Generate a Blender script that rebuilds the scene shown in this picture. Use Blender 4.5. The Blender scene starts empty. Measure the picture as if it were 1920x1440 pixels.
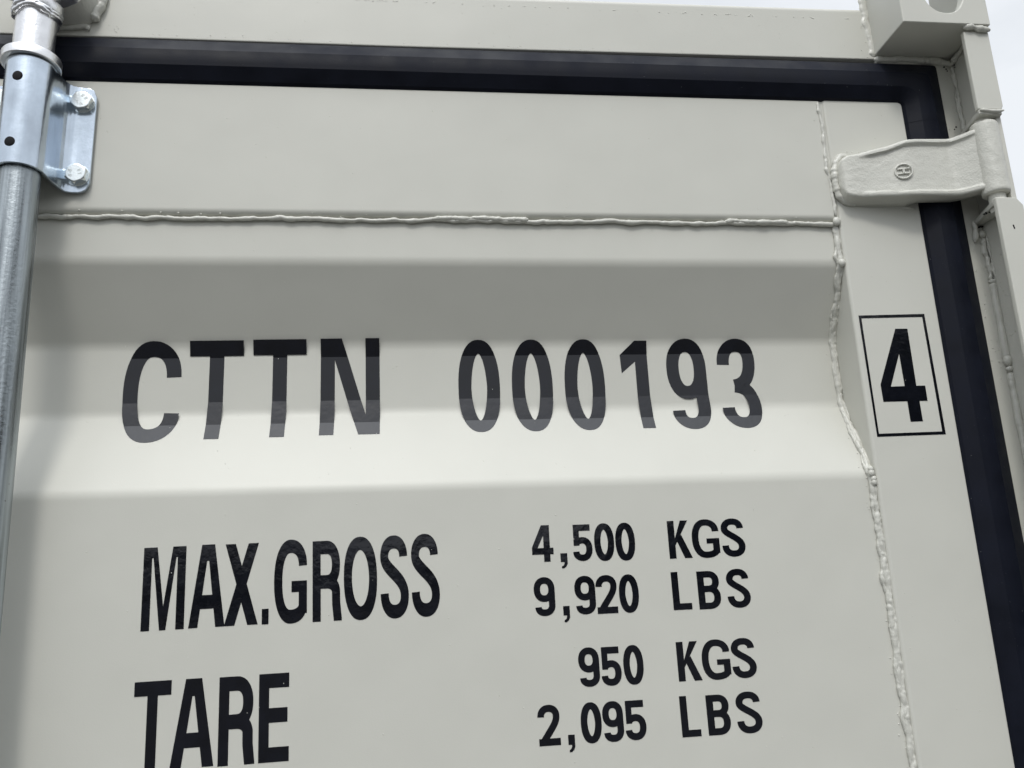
import bpy, math, random
import mathutils
from mathutils import Vector, Matrix, noise
from mathutils.geometry import delaunay_2d_cdt
rnd = random.Random(7)
scene = bpy.context.scene
MM = 0.001
ZC = 1.75          # eye height above the ground; mesh heights below are measured from eye level

# ------------------------------------------------------------------ camera
yaw, pitch, roll = math.radians(6.83449), math.radians(14.18578), math.radians(-2.39408)
fwd = Vector((math.sin(yaw)*math.cos(pitch), math.cos(yaw)*math.cos(pitch), math.sin(pitch)))
rt = Vector((math.cos(yaw), -math.sin(yaw), 0)); up = rt.cross(fwd)
r2 = math.cos(roll)*rt + math.sin(roll)*up; u2 = -math.sin(roll)*rt + math.cos(roll)*up
cd = bpy.data.cameras.new('camera'); cam = bpy.data.objects.new('camera', cd)
scene.collection.objects.link(cam)
M = Matrix((r2, u2, -fwd)).transposed().to_4x4(); M.translation = Vector((0, -0.8, ZC))
cam.matrix_world = M
cd.sensor_width = 36; cd.lens = 30; cd.clip_start = 0.02; cd.clip_end = 2000
scene.camera = cam

# ------------------------------------------------------------------ world: thin bright overcast
SUN_EL, SUN_AZ = math.radians(51), math.radians(-11)   # azimuth measured from -Y (behind the viewer) towards -X
w = bpy.data.worlds.new('World'); scene.world = w; w.use_nodes = True
nt = w.node_tree; nt.nodes.clear()
def N(tree, t, **k):
    n = tree.nodes.new(t)
    for a, b in k.items(): setattr(n, a, b)
    return n
sky = N(nt, 'ShaderNodeTexSky', sky_type='NISHITA', sun_disc=False)
sky.sun_elevation = SUN_EL; sky.sun_rotation = math.radians(180) - SUN_AZ
sky.air_density = 1.0; sky.dust_density = 2.0
tc = N(nt, 'ShaderNodeTexCoord')
mp = N(nt, 'ShaderNodeMapping'); mp.inputs['Scale'].default_value = (1.6, 1.6, 3.6)
nz = N(nt, 'ShaderNodeTexNoise'); nz.inputs['Scale'].default_value = 2.2; nz.inputs['Detail'].default_value = 7; nz.inputs['Roughness'].default_value = .55
cr = N(nt, 'ShaderNodeValToRGB')
cr.color_ramp.elements[0].position = .36; cr.color_ramp.elements[0].color = (.86, .86, .86, 1)
cr.color_ramp.elements[1].position = .62; cr.color_ramp.elements[1].color = (1, 1, 1, 1)
cloud = N(nt, 'ShaderNodeRGB'); cloud.outputs[0].default_value = (9.4, 9.8, 10.3, 1)
mix = N(nt, 'ShaderNodeMix', data_type='RGBA')
bg = N(nt, 'ShaderNodeBackground'); bg.inputs['Strength'].default_value = 0.1
out = N(nt, 'ShaderNodeOutputWorld')
L = nt.links.new
L(tc.outputs['Generated'], mp.inputs['Vector']); L(mp.outputs[0], nz.inputs['Vector']); L(nz.outputs['Fac'], cr.inputs['Fac'])
L(cr.outputs['Color'], mix.inputs['Factor']); L(sky.outputs[0], mix.inputs[6]); L(cloud.outputs[0], mix.inputs[7])
GL_EL = math.radians(68); sdir = (math.sin(SUN_AZ)*math.cos(GL_EL), -math.cos(SUN_AZ)*math.cos(GL_EL), math.sin(GL_EL))
dt = N(nt, 'ShaderNodeVectorMath', operation='DOT_PRODUCT'); L(tc.outputs['Generated'], dt.inputs[0]); dt.inputs[1].default_value = sdir
t0 = N(nt, 'ShaderNodeMapRange'); t0.inputs['From Min'].default_value = .72; t0.inputs['From Max'].default_value = 1; L(dt.outputs['Value'], t0.inputs['Value'])
pw = N(nt, 'ShaderNodeMath', operation='POWER'); L(t0.outputs[0], pw.inputs[0]); pw.inputs[1].default_value = 1.7
ov = N(nt, 'ShaderNodeMath', operation='MULTIPLY_ADD'); L(pw.outputs[0], ov.inputs[0]); ov.inputs[1].default_value = 2.6; ov.inputs[2].default_value = .92   # cloud glows where the veiled sun stands
mul = N(nt, 'ShaderNodeMix', data_type='RGBA', blend_type='MULTIPLY'); mul.inputs['Factor'].default_value = 1
L(mix.outputs[2], mul.inputs[6]); L(ov.outputs[0], mul.inputs[7])
L(mul.outputs[2], bg.inputs['Color']); L(bg.outputs[0], out.inputs['Surface'])

sl = bpy.data.lights.new('sun', 'SUN'); sl.energy = 1.15; sl.angle = math.radians(11); sl.color = (1, .97, .92)
so = bpy.data.objects.new('sun', sl); scene.collection.objects.link(so)
sd = Vector((math.sin(SUN_AZ)*math.cos(SUN_EL), -math.cos(SUN_AZ)*math.cos(SUN_EL), math.sin(SUN_EL)))
so.rotation_euler = sd.to_track_quat('Z', 'Y').to_euler(); so.location = (-2, -3, 5)
vs = scene.view_settings
vs.view_transform = 'Standard'; vs.look = 'None'; vs.exposure = 0; vs.gamma = 1; vs.use_curve_mapping = False

# ------------------------------------------------------------------ materials
def material(name, color, rough, metal=0, bumps=(), spec=.5, coat=0, variation=None, specks=None):
    """bumps: list of (scale, strength, detail); variation: (scale, amount); specks: (scale, size, colour)"""
    m = bpy.data.materials.new(name); m.use_nodes = True; t = m.node_tree; b = t.nodes['Principled BSDF']
    b.inputs['Base Color'].default_value = (*color, 1); b.inputs['Roughness'].default_value = rough
    b.inputs['Metallic'].default_value = metal; b.inputs['Specular IOR Level'].default_value = spec
    b.inputs['Coat Weight'].default_value = coat; b.inputs['Coat Roughness'].default_value = .12
    c = N(t, 'ShaderNodeTexCoord'); last = None
    for sc, st, de in bumps:
        n = N(t, 'ShaderNodeTexNoise'); n.inputs['Scale'].default_value = sc; n.inputs['Detail'].default_value = de
        t.links.new(c.outputs['Object'], n.inputs['Vector'])
        bp = N(t, 'ShaderNodeBump'); bp.inputs['Strength'].default_value = 1; bp.inputs['Distance'].default_value = st
        t.links.new(n.outputs['Fac'], bp.inputs['Height'])
        if last: t.links.new(last.outputs[0], bp.inputs['Normal'])
        last = bp
    if last: t.links.new(last.outputs[0], b.inputs['Normal'])
    src = None
    if variation:
        sc, am = variation[:2]
        n = N(t, 'ShaderNodeTexNoise'); n.inputs['Scale'].default_value = sc; n.inputs['Detail'].default_value = 6
        if len(variation) > 2:
            mpn = N(t, 'ShaderNodeMapping'); mpn.inputs['Scale'].default_value = variation[2]
            t.links.new(c.outputs['Object'], mpn.inputs['Vector']); t.links.new(mpn.outputs[0], n.inputs['Vector'])
        else: t.links.new(c.outputs['Object'], n.inputs['Vector'])
        mr = N(t, 'ShaderNodeMapRange'); mr.inputs['From Min'].default_value = .3; mr.inputs['From Max'].default_value = .7
        mr.inputs['To Min'].default_value = 1-am; mr.inputs['To Max'].default_value = 1+am
        t.links.new(n.outputs['Fac'], mr.inputs['Value'])
        mu = N(t, 'ShaderNodeMix', data_type='RGBA', blend_type='MULTIPLY'); mu.inputs['Factor'].default_value = 1
        mu.inputs[6].default_value = (*color, 1); t.links.new(mr.outputs[0], mu.inputs[7]); src = mu.outputs[2]
        mr2 = N(t, 'ShaderNodeMapRange'); mr2.inputs['From Min'].default_value = .3; mr2.inputs['From Max'].default_value = .7
        mr2.inputs['To Min'].default_value = rough*(1-am); mr2.inputs['To Max'].default_value = rough*(1+am)
        t.links.new(n.outputs['Fac'], mr2.inputs['Value']); t.links.new(mr2.outputs[0], b.inputs['Roughness'])
    for (sc, size, col) in (specks or ()):
        v = N(t, 'ShaderNodeTexVoronoi'); v.inputs['Scale'].default_value = sc
        t.links.new(c.outputs['Object'], v.inputs['Vector'])
        sep = N(t, 'ShaderNodeSeparateColor'); t.links.new(v.outputs['Color'], sep.inputs[0])
        # cell dependent radius: only some cells carry a speck
        mr = N(t, 'ShaderNodeMapRange'); mr.inputs['From Min'].default_value = .72; mr.inputs['From Max'].default_value = 1
        mr.inputs['To Min'].default_value = 0; mr.inputs['To Max'].default_value = size
        t.links.new(sep.outputs[0], mr.inputs['Value'])
        lt = N(t, 'ShaderNodeMath', operation='LESS_THAN'); t.links.new(v.outputs['Distance'], lt.inputs[0]); t.links.new(mr.outputs[0], lt.inputs[1])
        mm = N(t, 'ShaderNodeMix', data_type='RGBA'); t.links.new(lt.outputs[0], mm.inputs['Factor'])
        if src: t.links.new(src, mm.inputs[6])
        else: mm.inputs[6].default_value = (*color, 1)
        mm.inputs[7].default_value = (*col, 1); src = mm.outputs[2]
    if src: t.links.new(src, b.inputs['Base Color'])
    return m
PAINT = (.592, .588, .532)
m_paint = material('cream_paint', PAINT, .40, spec=.36, bumps=((1100, .00006, 2), (9, .0012, 2)), variation=(14, .018))
m_cast = material('cream_paint_on_casting', PAINT, .38, bumps=((520, .00045, 5), (150, .0004, 3)), variation=(20, .03))
m_weld = material('cream_paint_on_weld', PAINT, .30, bumps=((500, .0003, 3),))
m_gasket = material('black_rubber', (.0035, .005, .0115), .52, spec=.17, bumps=((900, .00008, 3),), variation=(30, .25, (1, 1, 1)), specks=((190, .06, (.22, .22, .21)), (420, .10, (.07, .07, .08))))
m_vinyl = material('black_vinyl', (.0035, .004, .0075), .10, bumps=((230, .00009, 3), (45, .0003, 2)), variation=(60, .3))
m_zinc = material('zinc_plated_steel', (.56, .63, .71), .22, 1, bumps=((700, .00004, 4), (60, .0003, 3)), variation=(45, .16, (1, 1, .5)))
m_bright = material('bright_zinc_steel', (.82, .82, .83), .30, 1, bumps=((500, .0002, 4),), variation=(60, .08))
m_galv = material('galvanised_tube', (.35, .385, .405), .36, .9, bumps=((300, .0003, 5), (900, .0001, 3)), variation=(60, .42, (4, 4, .10)), specks=((150, .12, (.2, .2, .2)),))
m_plug = material('black_plastic', (.008, .008, .009), .7, spec=.2, bumps=((800, .0001, 2),))
m_bolt = material('bolt_zinc', (.80, .84, .84), .25, 1, bumps=((600, .0001, 4),))
m_dark = material('stamped_mark', (.42, .45, .45), .5, .8)
m_ground = material('dark_asphalt_yard', (.075, .075, .073), .95, bumps=((18, .02, 8),), variation=(3, .25))

# ------------------------------------------------------------------ object helpers
def empty(name, loc=(0, 0, 0)):
    o = bpy.data.objects.new(name, None); scene.collection.objects.link(o); o.location = loc; return o
class MB:
    def __init__(s): s.v = []; s.f = []
    def add(s, vs, fs):
        n = len(s.v); s.v += [tuple(p) for p in vs]; s.f += [tuple(i+n for i in f) for f in fs]
    def build(s, name, mat, parent=None, smooth=False, bevel=0, angle=35, segs=3):
        me = bpy.data.meshes.new(name)
        me.from_pydata([(x, y, z+ZC) for x, y, z in s.v], [], s.f); me.update()
        import bmesh
        bm = bmesh.new(); bm.from_mesh(me); bmesh.ops.recalc_face_normals(bm, faces=bm.faces); bm.to_mesh(me); bm.free()
        me.materials.append(mat)
        o = bpy.data.objects.new(name, me); scene.collection.objects.link(o)
        if parent: o.parent = parent
        if bevel:
            b = o.modifiers.new('bevel', 'BEVEL'); b.width = bevel; b.segments = segs; b.limit_method = 'ANGLE'; b.angle_limit = math.radians(angle)
            wn = o.modifiers.new('normals', 'WEIGHTED_NORMAL'); wn.weight = 80; wn.keep_sharp = False
        if smooth or bevel:
            me.polygons.foreach_set('use_smooth', [True]*len(me.polygons))
            me.set_sharp_from_angle(angle=math.radians(50 if not bevel else 180))
        return o
    def box(s, x0, x1, y0, y1, z0, z1):
        v = [(x, y, z) for z in (z0, z1) for y in (y0, y1) for x in (x0, x1)]
        s.add(v, [(0, 2, 3, 1), (4, 5, 7, 6), (0, 1, 5, 4), (2, 6, 7, 3), (0, 4, 6, 2), (1, 3, 7, 5)])
    def strip(s, rows, closed=False, caps=False):
        n = len(rows[0]); vs = [p for r in rows for p in r]; fs = []
        for i in range(len(rows)-1):
            for j in range(n if closed else n-1):
                a = i*n+j; b = i*n+(j+1) % n; fs.append((a, b, b+n, a+n))
        if caps: fs.append(tuple(range(n))[::-1]); fs.append(tuple(range((len(rows)-1)*n, len(rows)*n)))
        s.add(vs, fs)
    def extrude_poly(s, poly, f0, f1):
        """poly: 2-D loop, f0/f1 map (a,b)->xyz for the two ends"""
        n = len(poly); a = [f0(*p) for p in poly]; b = [f1(*p) for p in poly]
        s.add(a+b, [tuple(range(n))[::-1], tuple(range(n, 2*n))]+[(i, (i+1) % n, n+(i+1) % n, n+i) for i in range(n)])
    def ball(s, c, r, sq=(1, 1, 1), nu=8, nv=5):
        rows = []
        for i in range(nv+1):
            t = math.pi*i/nv
            rows.append([(c[0]+r*sq[0]*math.sin(t)*math.cos(2*math.pi*j/nu), c[1]+r*sq[1]*math.sin(t)*math.sin(2*math.pi*j/nu), c[2]+r*sq[2]*math.cos(t)) for j in range(nu)])
        s.strip(rows, closed=True)
    def lathe(s, cx, cy, prof, n=48, caps=True, a0=0, a1=2*math.pi):
        """prof: list of (r, z) along a vertical axis"""
        s.strip([[(cx+r*math.cos(2*math.pi*j/n), cy+r*math.sin(2*math.pi*j/n), z) for j in range(n)] for r, z in prof], closed=True, caps=caps)
    def bead(s, pts, r, seed=0, amp=.25, wob=.0006, ripple=0, rip_len=.006, step=.0011, nseg=10, flat=1.0):
        pts = [Vector(p) for p in pts]; q = [pts[0]]
        for a, b in zip(pts, pts[1:]):
            n = max(1, int((b-a).length/step))
            q += [a.lerp(b, (i+1)/n) for i in range(n)]
        rows = []; d = 0
        for i, p in enumerate(q):
            if i: d += (q[i]-q[i-1]).length
            t = (q[min(i+3, len(q)-1)]-q[max(i-3, 0)]).normalized()
            ref = Vector((0, 1, 0)) if abs(t.y) < .8 else Vector((0, 0, 1))
            a = t.cross(ref).normalized(); b = t.cross(a).normalized()
            nz1 = noise.fractal(Vector((d*90+seed*7.3, seed*3.1, 0)), .7, 2.1, 4)
            nz2 = noise.fractal(Vector((d*45+seed*5.7, 9+seed, 4)), .7, 2.1, 3)
            rr = r*(1+amp*nz1*1.6+ripple*abs(math.sin(d/rip_len*math.pi+2*nz2))-ripple*.5)
            rr *= min(1, .45+(min(i, len(q)-1-i))/5)
            c = p+a*wob*nz2*2.2
            rows.append([tuple(c+a*rr*math.cos(2*math.pi*k/nseg)+b*rr*flat*math.sin(2*math.pi*k/nseg)*(1+.12*noise.noise(Vector((d*300, k, seed))))) for k in range(nseg)])
        s.strip(rows, closed=True, caps=True)
    def spatter(s, pts, n, spread, rmin=.0004, rmax=.001, seed=1):
        R = random.Random(seed)
        for _ in range(n):
            i = R.randrange(len(pts)-1); p = Vector(pts[i]).lerp(Vector(pts[i+1]), R.random())
            p += Vector((R.gauss(0, spread), 0, R.gauss(0, spread)))
            s.ball(p, R.uniform(rmin, rmax), (1, .7, 1), 7, 4)
# ------------------------------------------------------------------ setting
g = MB(); g.add([(-400, -400, -ZC), (400, -400, -ZC), (400, 400, -ZC), (-400, 400, -ZC)], [(0, 1, 2, 3)])
go = g.build('ground', m_ground); go['kind'] = 'structure'

hl = MB(); rows = []  # added ring out of view, gives the vinyl a dark horizon to reflect
for i in range(361):
    a = math.radians(i); R0 = 330+30*noise.noise(Vector((math.cos(a)*3, math.sin(a)*3, 1)))
    rmp = lambda p, q: min(1, max(0, (i-p)/(q-p)))
    h = 24+18*rmp(277, 284)*(1-rmp(335, 350))+72*rmp(288, 301)*(1-rmp(335, 350))+9*noise.fractal(Vector((math.cos(a)*9, math.sin(a)*9, 2)), .8, 2.2, 5)  # raised on the right to darken reflections in the right-hand lettering
    rows.append([(R0*math.cos(a)*k, R0*math.sin(a)*k, -ZC+h*q) for k, q in ((1, -.02), (1.02, .55), (1.05, .85), (1.12, 1), (1.19, -.02))])
hl.strip(rows)
m_rim = material('added_rim_dark_green', (.035, .042, .025), .95, variation=(.3, .35))
ho_ = hl.build('added_dark_rim', m_rim); ho_['kind'] = 'structure'

# ------------------------------------------------------------------ shipping container
root = empty('shipping_container', (0, 0, 0))
root['label'] = 'cream painted steel shipping container, door side, with black lettering and galvanised lock rod'
root['category'] = 'shipping container'
XL = -1.25; ZB = -1.56     # far side of the door leaf, bottom of the door leaf

# door panel profile: corrugated sheet, (depth, height) corners in mm, running downwards
PR = [(6, 392), (6, 333.5), (45, 258), (45, 187.7), (6, 108), (6, -190), (45, -265), (45, -335), (6, -415), (6, -720), (45, -795), (45, -865), (6, -945), (6, -1250), (45, -1325), (45, -1395), (6, -1475), (6, -1570)]
PR = [Vector((a*MM, b*MM)) for a, b in PR]
S = [0.0]
for a, b in zip(PR, PR[1:]): S.append(S[-1]+(b-a).length)
S0 = .014   # arc length origin of the lettering tables: the rail weld at height 378 mm
def prof(s, rad=.0058, off=0.0, bridge=0.0):
    """point (y, z) on the sheet at arc length s; off lifts towards the viewer; bridge widens the concave folds as stretched vinyl does"""
    s = min(max(s, 0), S[-1]-1e-6)
    i = max(k for k in range(len(S)-1) if S[k] <= s+1e-12)
    def pt(q, k): return PR[k].lerp(PR[k+1], (q-S[k])/(S[k+1]-S[k]))
    p = pt(s, i)
    for k in range(1, len(S)-1):
        r = rad
        concave = PR[k].x > .03
        if bridge and concave: r = bridge
        if abs(s-S[k]) < r:
            t = (s-S[k]+r)/(2*r); a = pt(S[k]-r, k-1); c = pt(S[k]+r, k); b = PR[k]
            if bridge and concave: p = a.lerp(c, t); break
            p = a.lerp(b, t).lerp(b.lerp(c, t), t); break
    # normal towards the viewer
    if off:
        e = .0004
        q0 = prof(s-e, rad, 0, bridge); q1 = prof(s+e, rad, 0, bridge); d = Vector((q1[0]-q0[0], q1[1]-q0[1]))
        if d.length > 0:
            d.normalize(); n = Vector((d.y, -d.x))
            if n.x > 0: n = -n
            p = p+n*off
    return (p.x, p.y)
samples = set()
for k in range(len(S)-1):
    n = 4
    samples |= {S[k]+(S[k+1]-S[k])*i/n for i in range(n+1)}
    samples |= {S[k]+.0058*(j/7) for j in (-11, -9, *range(-7, 8), 9, 11) if 0 <= S[k]+.0058*(j/7) <= S[-1]}
samples = sorted(samples)
XS = .4555     # inner wall of the door stile
pm = MB(); xs = [XL+(XS-XL)*i/60 for i in range(61)]
rows = []
for s in samples:
    y, z = prof(s); rows.append([(x, y, z) for x in xs])
pm.strip(rows)
door_panel = pm.build('door_panel', m_paint, root, smooth=True)

# top rail of the door leaf: flat plate whose lower edge folds back to the sheet
ZR, ZT = .3795, .5252
rail = [(.03, ZT), (.001, ZT), (0, ZT-.001), (0, ZT-.0022), (0, ZT-.004)]
nb = 8; rb = .0070
rail += [(0, ZR+rb+.0025), (0, ZR+rb+.0010)]
rail += [(rb-rb*math.cos(a*math.pi/2/nb), ZR+rb*1.0-rb*math.sin(a*math.pi/2/nb)) for a in range(nb+1)]
rail += [(.02, ZR)]
rm = MB()
rm.strip([[(x, y, z) for y, z in rail] for x in [XL+(.4518-XL)*i/50 for i in range(51)]])
rm.build('door_rail', m_paint, root, smooth=True)

# stile: folded box section with rounded front corners
def stile(x0, x1, z0, z1, name, ra=.0035, rb=.0015, top_r=.006):
    m = MB(); sec = [(x0, .05)]
    sec += [(x0+ra-ra*math.cos(t*math.pi/2/6), ra-ra*math.sin(t*math.pi/2/6)) for t in range(7)]
    sec += [(x0+ra+.001, 0), (x0+ra+.0025, 0), (x1-rb-.0025, 0), (x1-rb-.001, 0)]
    sec += [(x1-rb+rb*math.sin(t*math.pi/2/4), rb-rb*math.cos(t*math.pi/2/4)) for t in range(5)]
    sec += [(x1, .05)]
    zz = [z1-top_r+top_r*math.sin(t*math.pi/2/6) for t in range(6, -1, -1)]+[z1-.1-(z1-.1-z0)*i/30 for i in range(31)]
    rows = []
    for z in zz:
        cut = 0
        if z > z1-top_r: cut = top_r-math.sqrt(max(0, top_r**2-(z-(z1-top_r))**2))
        rows.append([(min(x, x1-cut) if x > x0+ra+.003 else x, y, z) for x, y in sec])
    m.strip(rows); 
    n = len(sec); m.add(rows[0], [tuple(range(n))])
    return m.build(name, m_paint, root, smooth=True)
door_stile = stile(.4565, .5512, ZB, ZT+.0012, 'door_stile')
# strip closing the joint between rail and stile, a hair behind both
jm = MB(); jm.box(.4510, .4575, .0015, .03, ZR-.004, ZT); jm.build('joint_strip', m_paint, root)
bm_ = MB(); bm_.box(XL, .5512, .0, .05, ZB-.18, ZB+.0); bm_.build('bottom_rail', m_paint, root, bevel=.003)

# ---- weld beads of the door
wm = MB()
pts = [(x, .0032, .3772+.0007*math.sin(x*37)) for x in [XL+(.4535-XL)*i/240 for i in range(241)]]
wm.bead(pts, .0023, 3, amp=.24, wob=.0007)
wm.bead([(.02, .0022, .3785), (.05, .0016, .3795), (.12, .0018, .3785)], .0024, 13, amp=.3)
wm.bead([(.33, .002, .379), (.37, .0016, .3785), (.40, .002, .3785)], .0025, 23, amp=.3)
wm.spatter([(x, .0005, .3815) for x in (-.33, .45)], 15, .0022, .0005, .0011, 5)
wm.build('weld_bead', m_weld, root, smooth=True)
wm = MB()
wm.bead([(.4515, .0005, .524), (.4525, .0002, .49), (.4517, .0002, .45), (.4528, .0003, .41), (.4530, .0005, .386)], .0022, 31, amp=.3, wob=.0012)
wm.ball((.4535, -.0005, .379), .0045, (1, .7, 1.1), 12, 8)
wm.spatter([(.452, 0, .52), (.453, 0, .39)], 12, .004, .0005, .001, 9)
wm.build('weld_bead', m_weld, root, smooth=True)
wm = MB(); pts = []
s = .012
while s < S[-1]:
    y, z = prof(s); lift = .0022 if y < .03 else .0015
    pts.append((XS-.0016, y-lift, z)); s += .003
wm.bead([(p[0]-.0006, p[1]+.0008, p[2]) for p in pts], .0027, 41, amp=.22, wob=.0006, ripple=.12, rip_len=.008)
wm.bead([(p[0]+.0012, p[1]+.0004, p[2]) for p in pts], .0022, 43, amp=.3, wob=.0010, ripple=.16, rip_len=.0052)
wm.bead([(p[0]-.0022, p[1]+.0010, p[2]) for p in pts], .0018, 44, amp=.35, wob=.0012, ripple=.10, rip_len=.0071)
for k, zz in ((1, .333), (4, .108), (4, .112), (4, .103), (4, .098)):
    y = .003; wm.ball((XS-.001+rnd.uniform(-.002, .002), y-.0012, zz+rnd.uniform(-.001, .001)), rnd.uniform(.0028, .0042), (1, .9, 1.2), 12, 8)
R_ = random.Random(4)
for _ in range(70):
    s = R_.uniform(.02, .60); y, z = prof(s); wm.ball((XS-.004-abs(R_.gauss(0, .0035)), y, z), R_.uniform(.0004, .0008), nu=7, nv=4)
wm.build('weld_bead', m_weld, root, smooth=True)

# ---- tiny paint nibs on the plates
nm = MB(); R_ = random.Random(12)
for _ in range(70):
    nm.ball((R_.uniform(-.33, .44), 0, R_.uniform(.385, .52)), R_.uniform(.0003, .0006), (1, .6, 1), 6, 4)
for _ in range(150):
    s = R_.uniform(.03, .65); y, z = prof(s); nm.ball((R_.uniform(-.33, .44), y, z), R_.uniform(.0003, .00055), (1, .8, 1), 6, 4)
for _ in range(60):
    nm.ball((R_.uniform(.46, .55), 0, R_.uniform(-.15, .52)), R_.uniform(.0003, .0006), (1, .6, 1), 6, 4)
nm.build('paint_nibs', m_weld, door_panel, smooth=True)['kind'] = 'stuff'

# ---- rubber gasket round the leaf
def gasket(t):  # offset outwards from the leaf edge -> depth
    return t
GP = [(-.0020, .012), (-.0005, .0006), (.0020, -.0028), (.0055, -.0046), (.0135, -.0088), (.0150, -.0096), (.0220, -.0103), (.0325, -.0100), (.0345, -.0090), (.0420, -.0052), (.0490, -.0012), (.0505, .004)]
XR = .5512
gm = MB(); rows = []
sub = []
for (a, b) in zip(GP, GP[1:]): sub += [(a[0]+(b[0]-a[0])*i/2, a[1]+(b[1]-a[1])*i/2) for i in range(2)]
sub.append(GP[-1])
for x in [XL+(.50-XL)*i/40 for i in range(41)]:
    rows.append([(x, y, ZT+t) for t, y in sub])
for ang in (0, 9, 18, 26, 33, 38, 41, 43, 44, 45, 46, 47, 49, 52, 57, 64, 72, 81, 90):   # moulded corner: small inner radius growing square outside
    a = math.radians(ang); row = []
    for t, y in sub:
        r0 = .006; r = r0+max(t, -.002)
        q = 1-.78*min(1, max(0, t/.05))      # outer edge is nearly square
        n = 2+70*(1-q)**3
        cx, cz = XR-r0, ZT-r0
        ca, sa = math.cos(math.pi/2-a), math.sin(math.pi/2-a)
        k = (abs(ca)**n+abs(sa)**n)**(-1/n)
        row.append((cx+r*ca*k, y, cz+r*sa*k))
    rows.append(row)
for z in [ZT-.03-(ZT-.03-ZB)*i/60 for i in range(61)]:
    rows.append([(XR+t, y, z) for t, y in sub])
gm.strip(rows)
# raised moulding seams near the corner
for f in (lambda t, y: (.512, y-.00035, ZT+t), lambda t, y: (XR+t, y-.00035, .499)):
    a = [f(t, y) for t, y in sub[2:-2]]
    gm.strip([a, [(p[0]+(.0010 if p[0] < .52 and abs(a[0][0]-a[-1][0]) < 1e-6 else 0), p[1], p[2]-(0 if abs(a[0][0]-a[-1][0]) < 1e-6 else .0010)) for p in a]])
gk = gm.build('door_gasket', m_gasket, root, smooth=True); gk.data.set_sharp_from_angle(angle=math.radians(9))

# ---- header beam with rolled top edge, weld spatter lines
hm = MB(); re = .006
hp = [(.08, .5768), (.0004, .5768), (.0, .5772), (0, .5785), (0, .580), (0, .6350), (0, .6375)]
hp += [(re-re*math.cos(t*math.pi/2/6), .6445-re+re*math.sin(t*math.pi/2/6)) for t in range(7)]
hp += [(.12, .6445)]
hm.strip([[(x, y, z+.0035*max(0, x)/.5) for y, z in hp] for x in [XL-.06+(.531-XL+.06)*i/40 for i in range(41)]])
header = hm.build('header_beam', m_paint, root, smooth=True)
sm = MB(); R_ = random.Random(3); x = -.30
while x < .50:
    k = R_.choice((1, 1, 1, 2, 4))
    for j in range(k):
        sm.ball((x+j*.0016+R_.uniform(-.0004, .0004), 0, .6325+R_.gauss(0, .0006)), R_.uniform(.0003, .0009), (1.1, .6, 1), 7, 4)
    x += R_.expovariate(1/.013)
for _ in range(60): sm.ball((R_.uniform(-.28, .52), 0, .580+abs(R_.gauss(0, .002))), R_.uniform(.0003, .0007), (1.1, .6, 1), 7, 4)
for _ in range(40): sm.ball((R_.uniform(-.28, .52), 0, R_.uniform(.585, .64)), R_.uniform(.0003, .0005), (1, .6, 1), 7, 4)
sm.build('weld_spatter', m_weld, header, smooth=True)['kind'] = 'stuff'

# ---- corner casting: hollow block with oval openings
CX0, CX1, CZ0, CZ1, CY0, CY1 = .5278, .6290, .5845, .715, -.0605, .014
def oval(cx, cy, rx, ry, n=2.4, k=48):
    out = []
    for i in range(k):
        t = 2*math.pi*i/k; c, q = math.cos(t), math.sin(t); r = (abs(c)**n+abs(q)**n)**(-1/n); out.append((cx+rx*c*r, cy+ry*q*r))
    return out
cm = MB(); cm.box(CX0, CX1, CY0, CY1, CZ0, CZ1); casting = cm.build('corner_casting', m_paint, root)
cuts_ = []
c1 = MB(); c1.box(CX0+.012, CX1-.012, CY0+.012, CY1+.010, CZ0+.012, CZ1-.012); cuts_.append(c1)
c1 = MB(); c1.extrude_poly(oval(.5795, .6465, .0265, .0485), lambda a, b: (a, CY0-.01, b), lambda a, b: (a, CY0+.02, b)); cuts_.append(c1)
c1 = MB(); c1.extrude_poly(oval(.5785, -.022, .032, .022), lambda a, b: (a, b, CZ1-.02), lambda a, b: (a, b, CZ1+.02)); cuts_.append(c1)
for c1 in cuts_:
    co = c1.build('cutter', m_paint)
    md = casting.modifiers.new('cut', 'BOOLEAN'); md.object = co; md.solver = 'EXACT'
    bpy.context.view_layer.update()
    me_new = bpy.data.meshes.new_from_object(casting.evaluated_get(bpy.context.evaluated_depsgraph_get()))
    casting.modifiers.clear(); casting.data = me_new; bpy.data.objects.remove(co)
casting.data.polygons.foreach_set('use_smooth', [True]*len(casting.data.polygons))
casting.data.set_sharp_from_angle(angle=math.radians(40))
bv = casting.modifiers.new('bevel', 'BEVEL'); bv.width = .0016; bv.segments = 2; bv.limit_method = 'ANGLE'; bv.angle_limit = math.radians(40); casting.data.set_sharp_from_angle(angle=math.pi); wn = casting.modifiers.new('normals', 'WEIGHTED_NORMAL'); wn.weight = 80; wn.keep_sharp = False
wm = MB()
wm.bead([(.5245, .0006, .72), (.5252, .0004, .66), (.5248, .0004, .63), (.5262, .0003, .60), (.5265, .0005, .5840)], .0054, 51, amp=.05, wob=.0018, ripple=.0, flat=.40)
wm.bead([(.527, .0015, .5812), (.56, .0005, .5815), (.60, .001, .5812), (.622, .002, .5815)], .0040, 53, amp=.22)
wm.spatter([(.522, 0, .64), (.524, 0, .59)], 14, .005, .0004, .0009, 22)
wm.build('weld_bead', m_weld, casting, smooth=True)
um = MB(); um.box(.5285, .640, .001, .06, .5765, .5843); um.build('casting_sill', m_paint, casting, bevel=.001)

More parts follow.
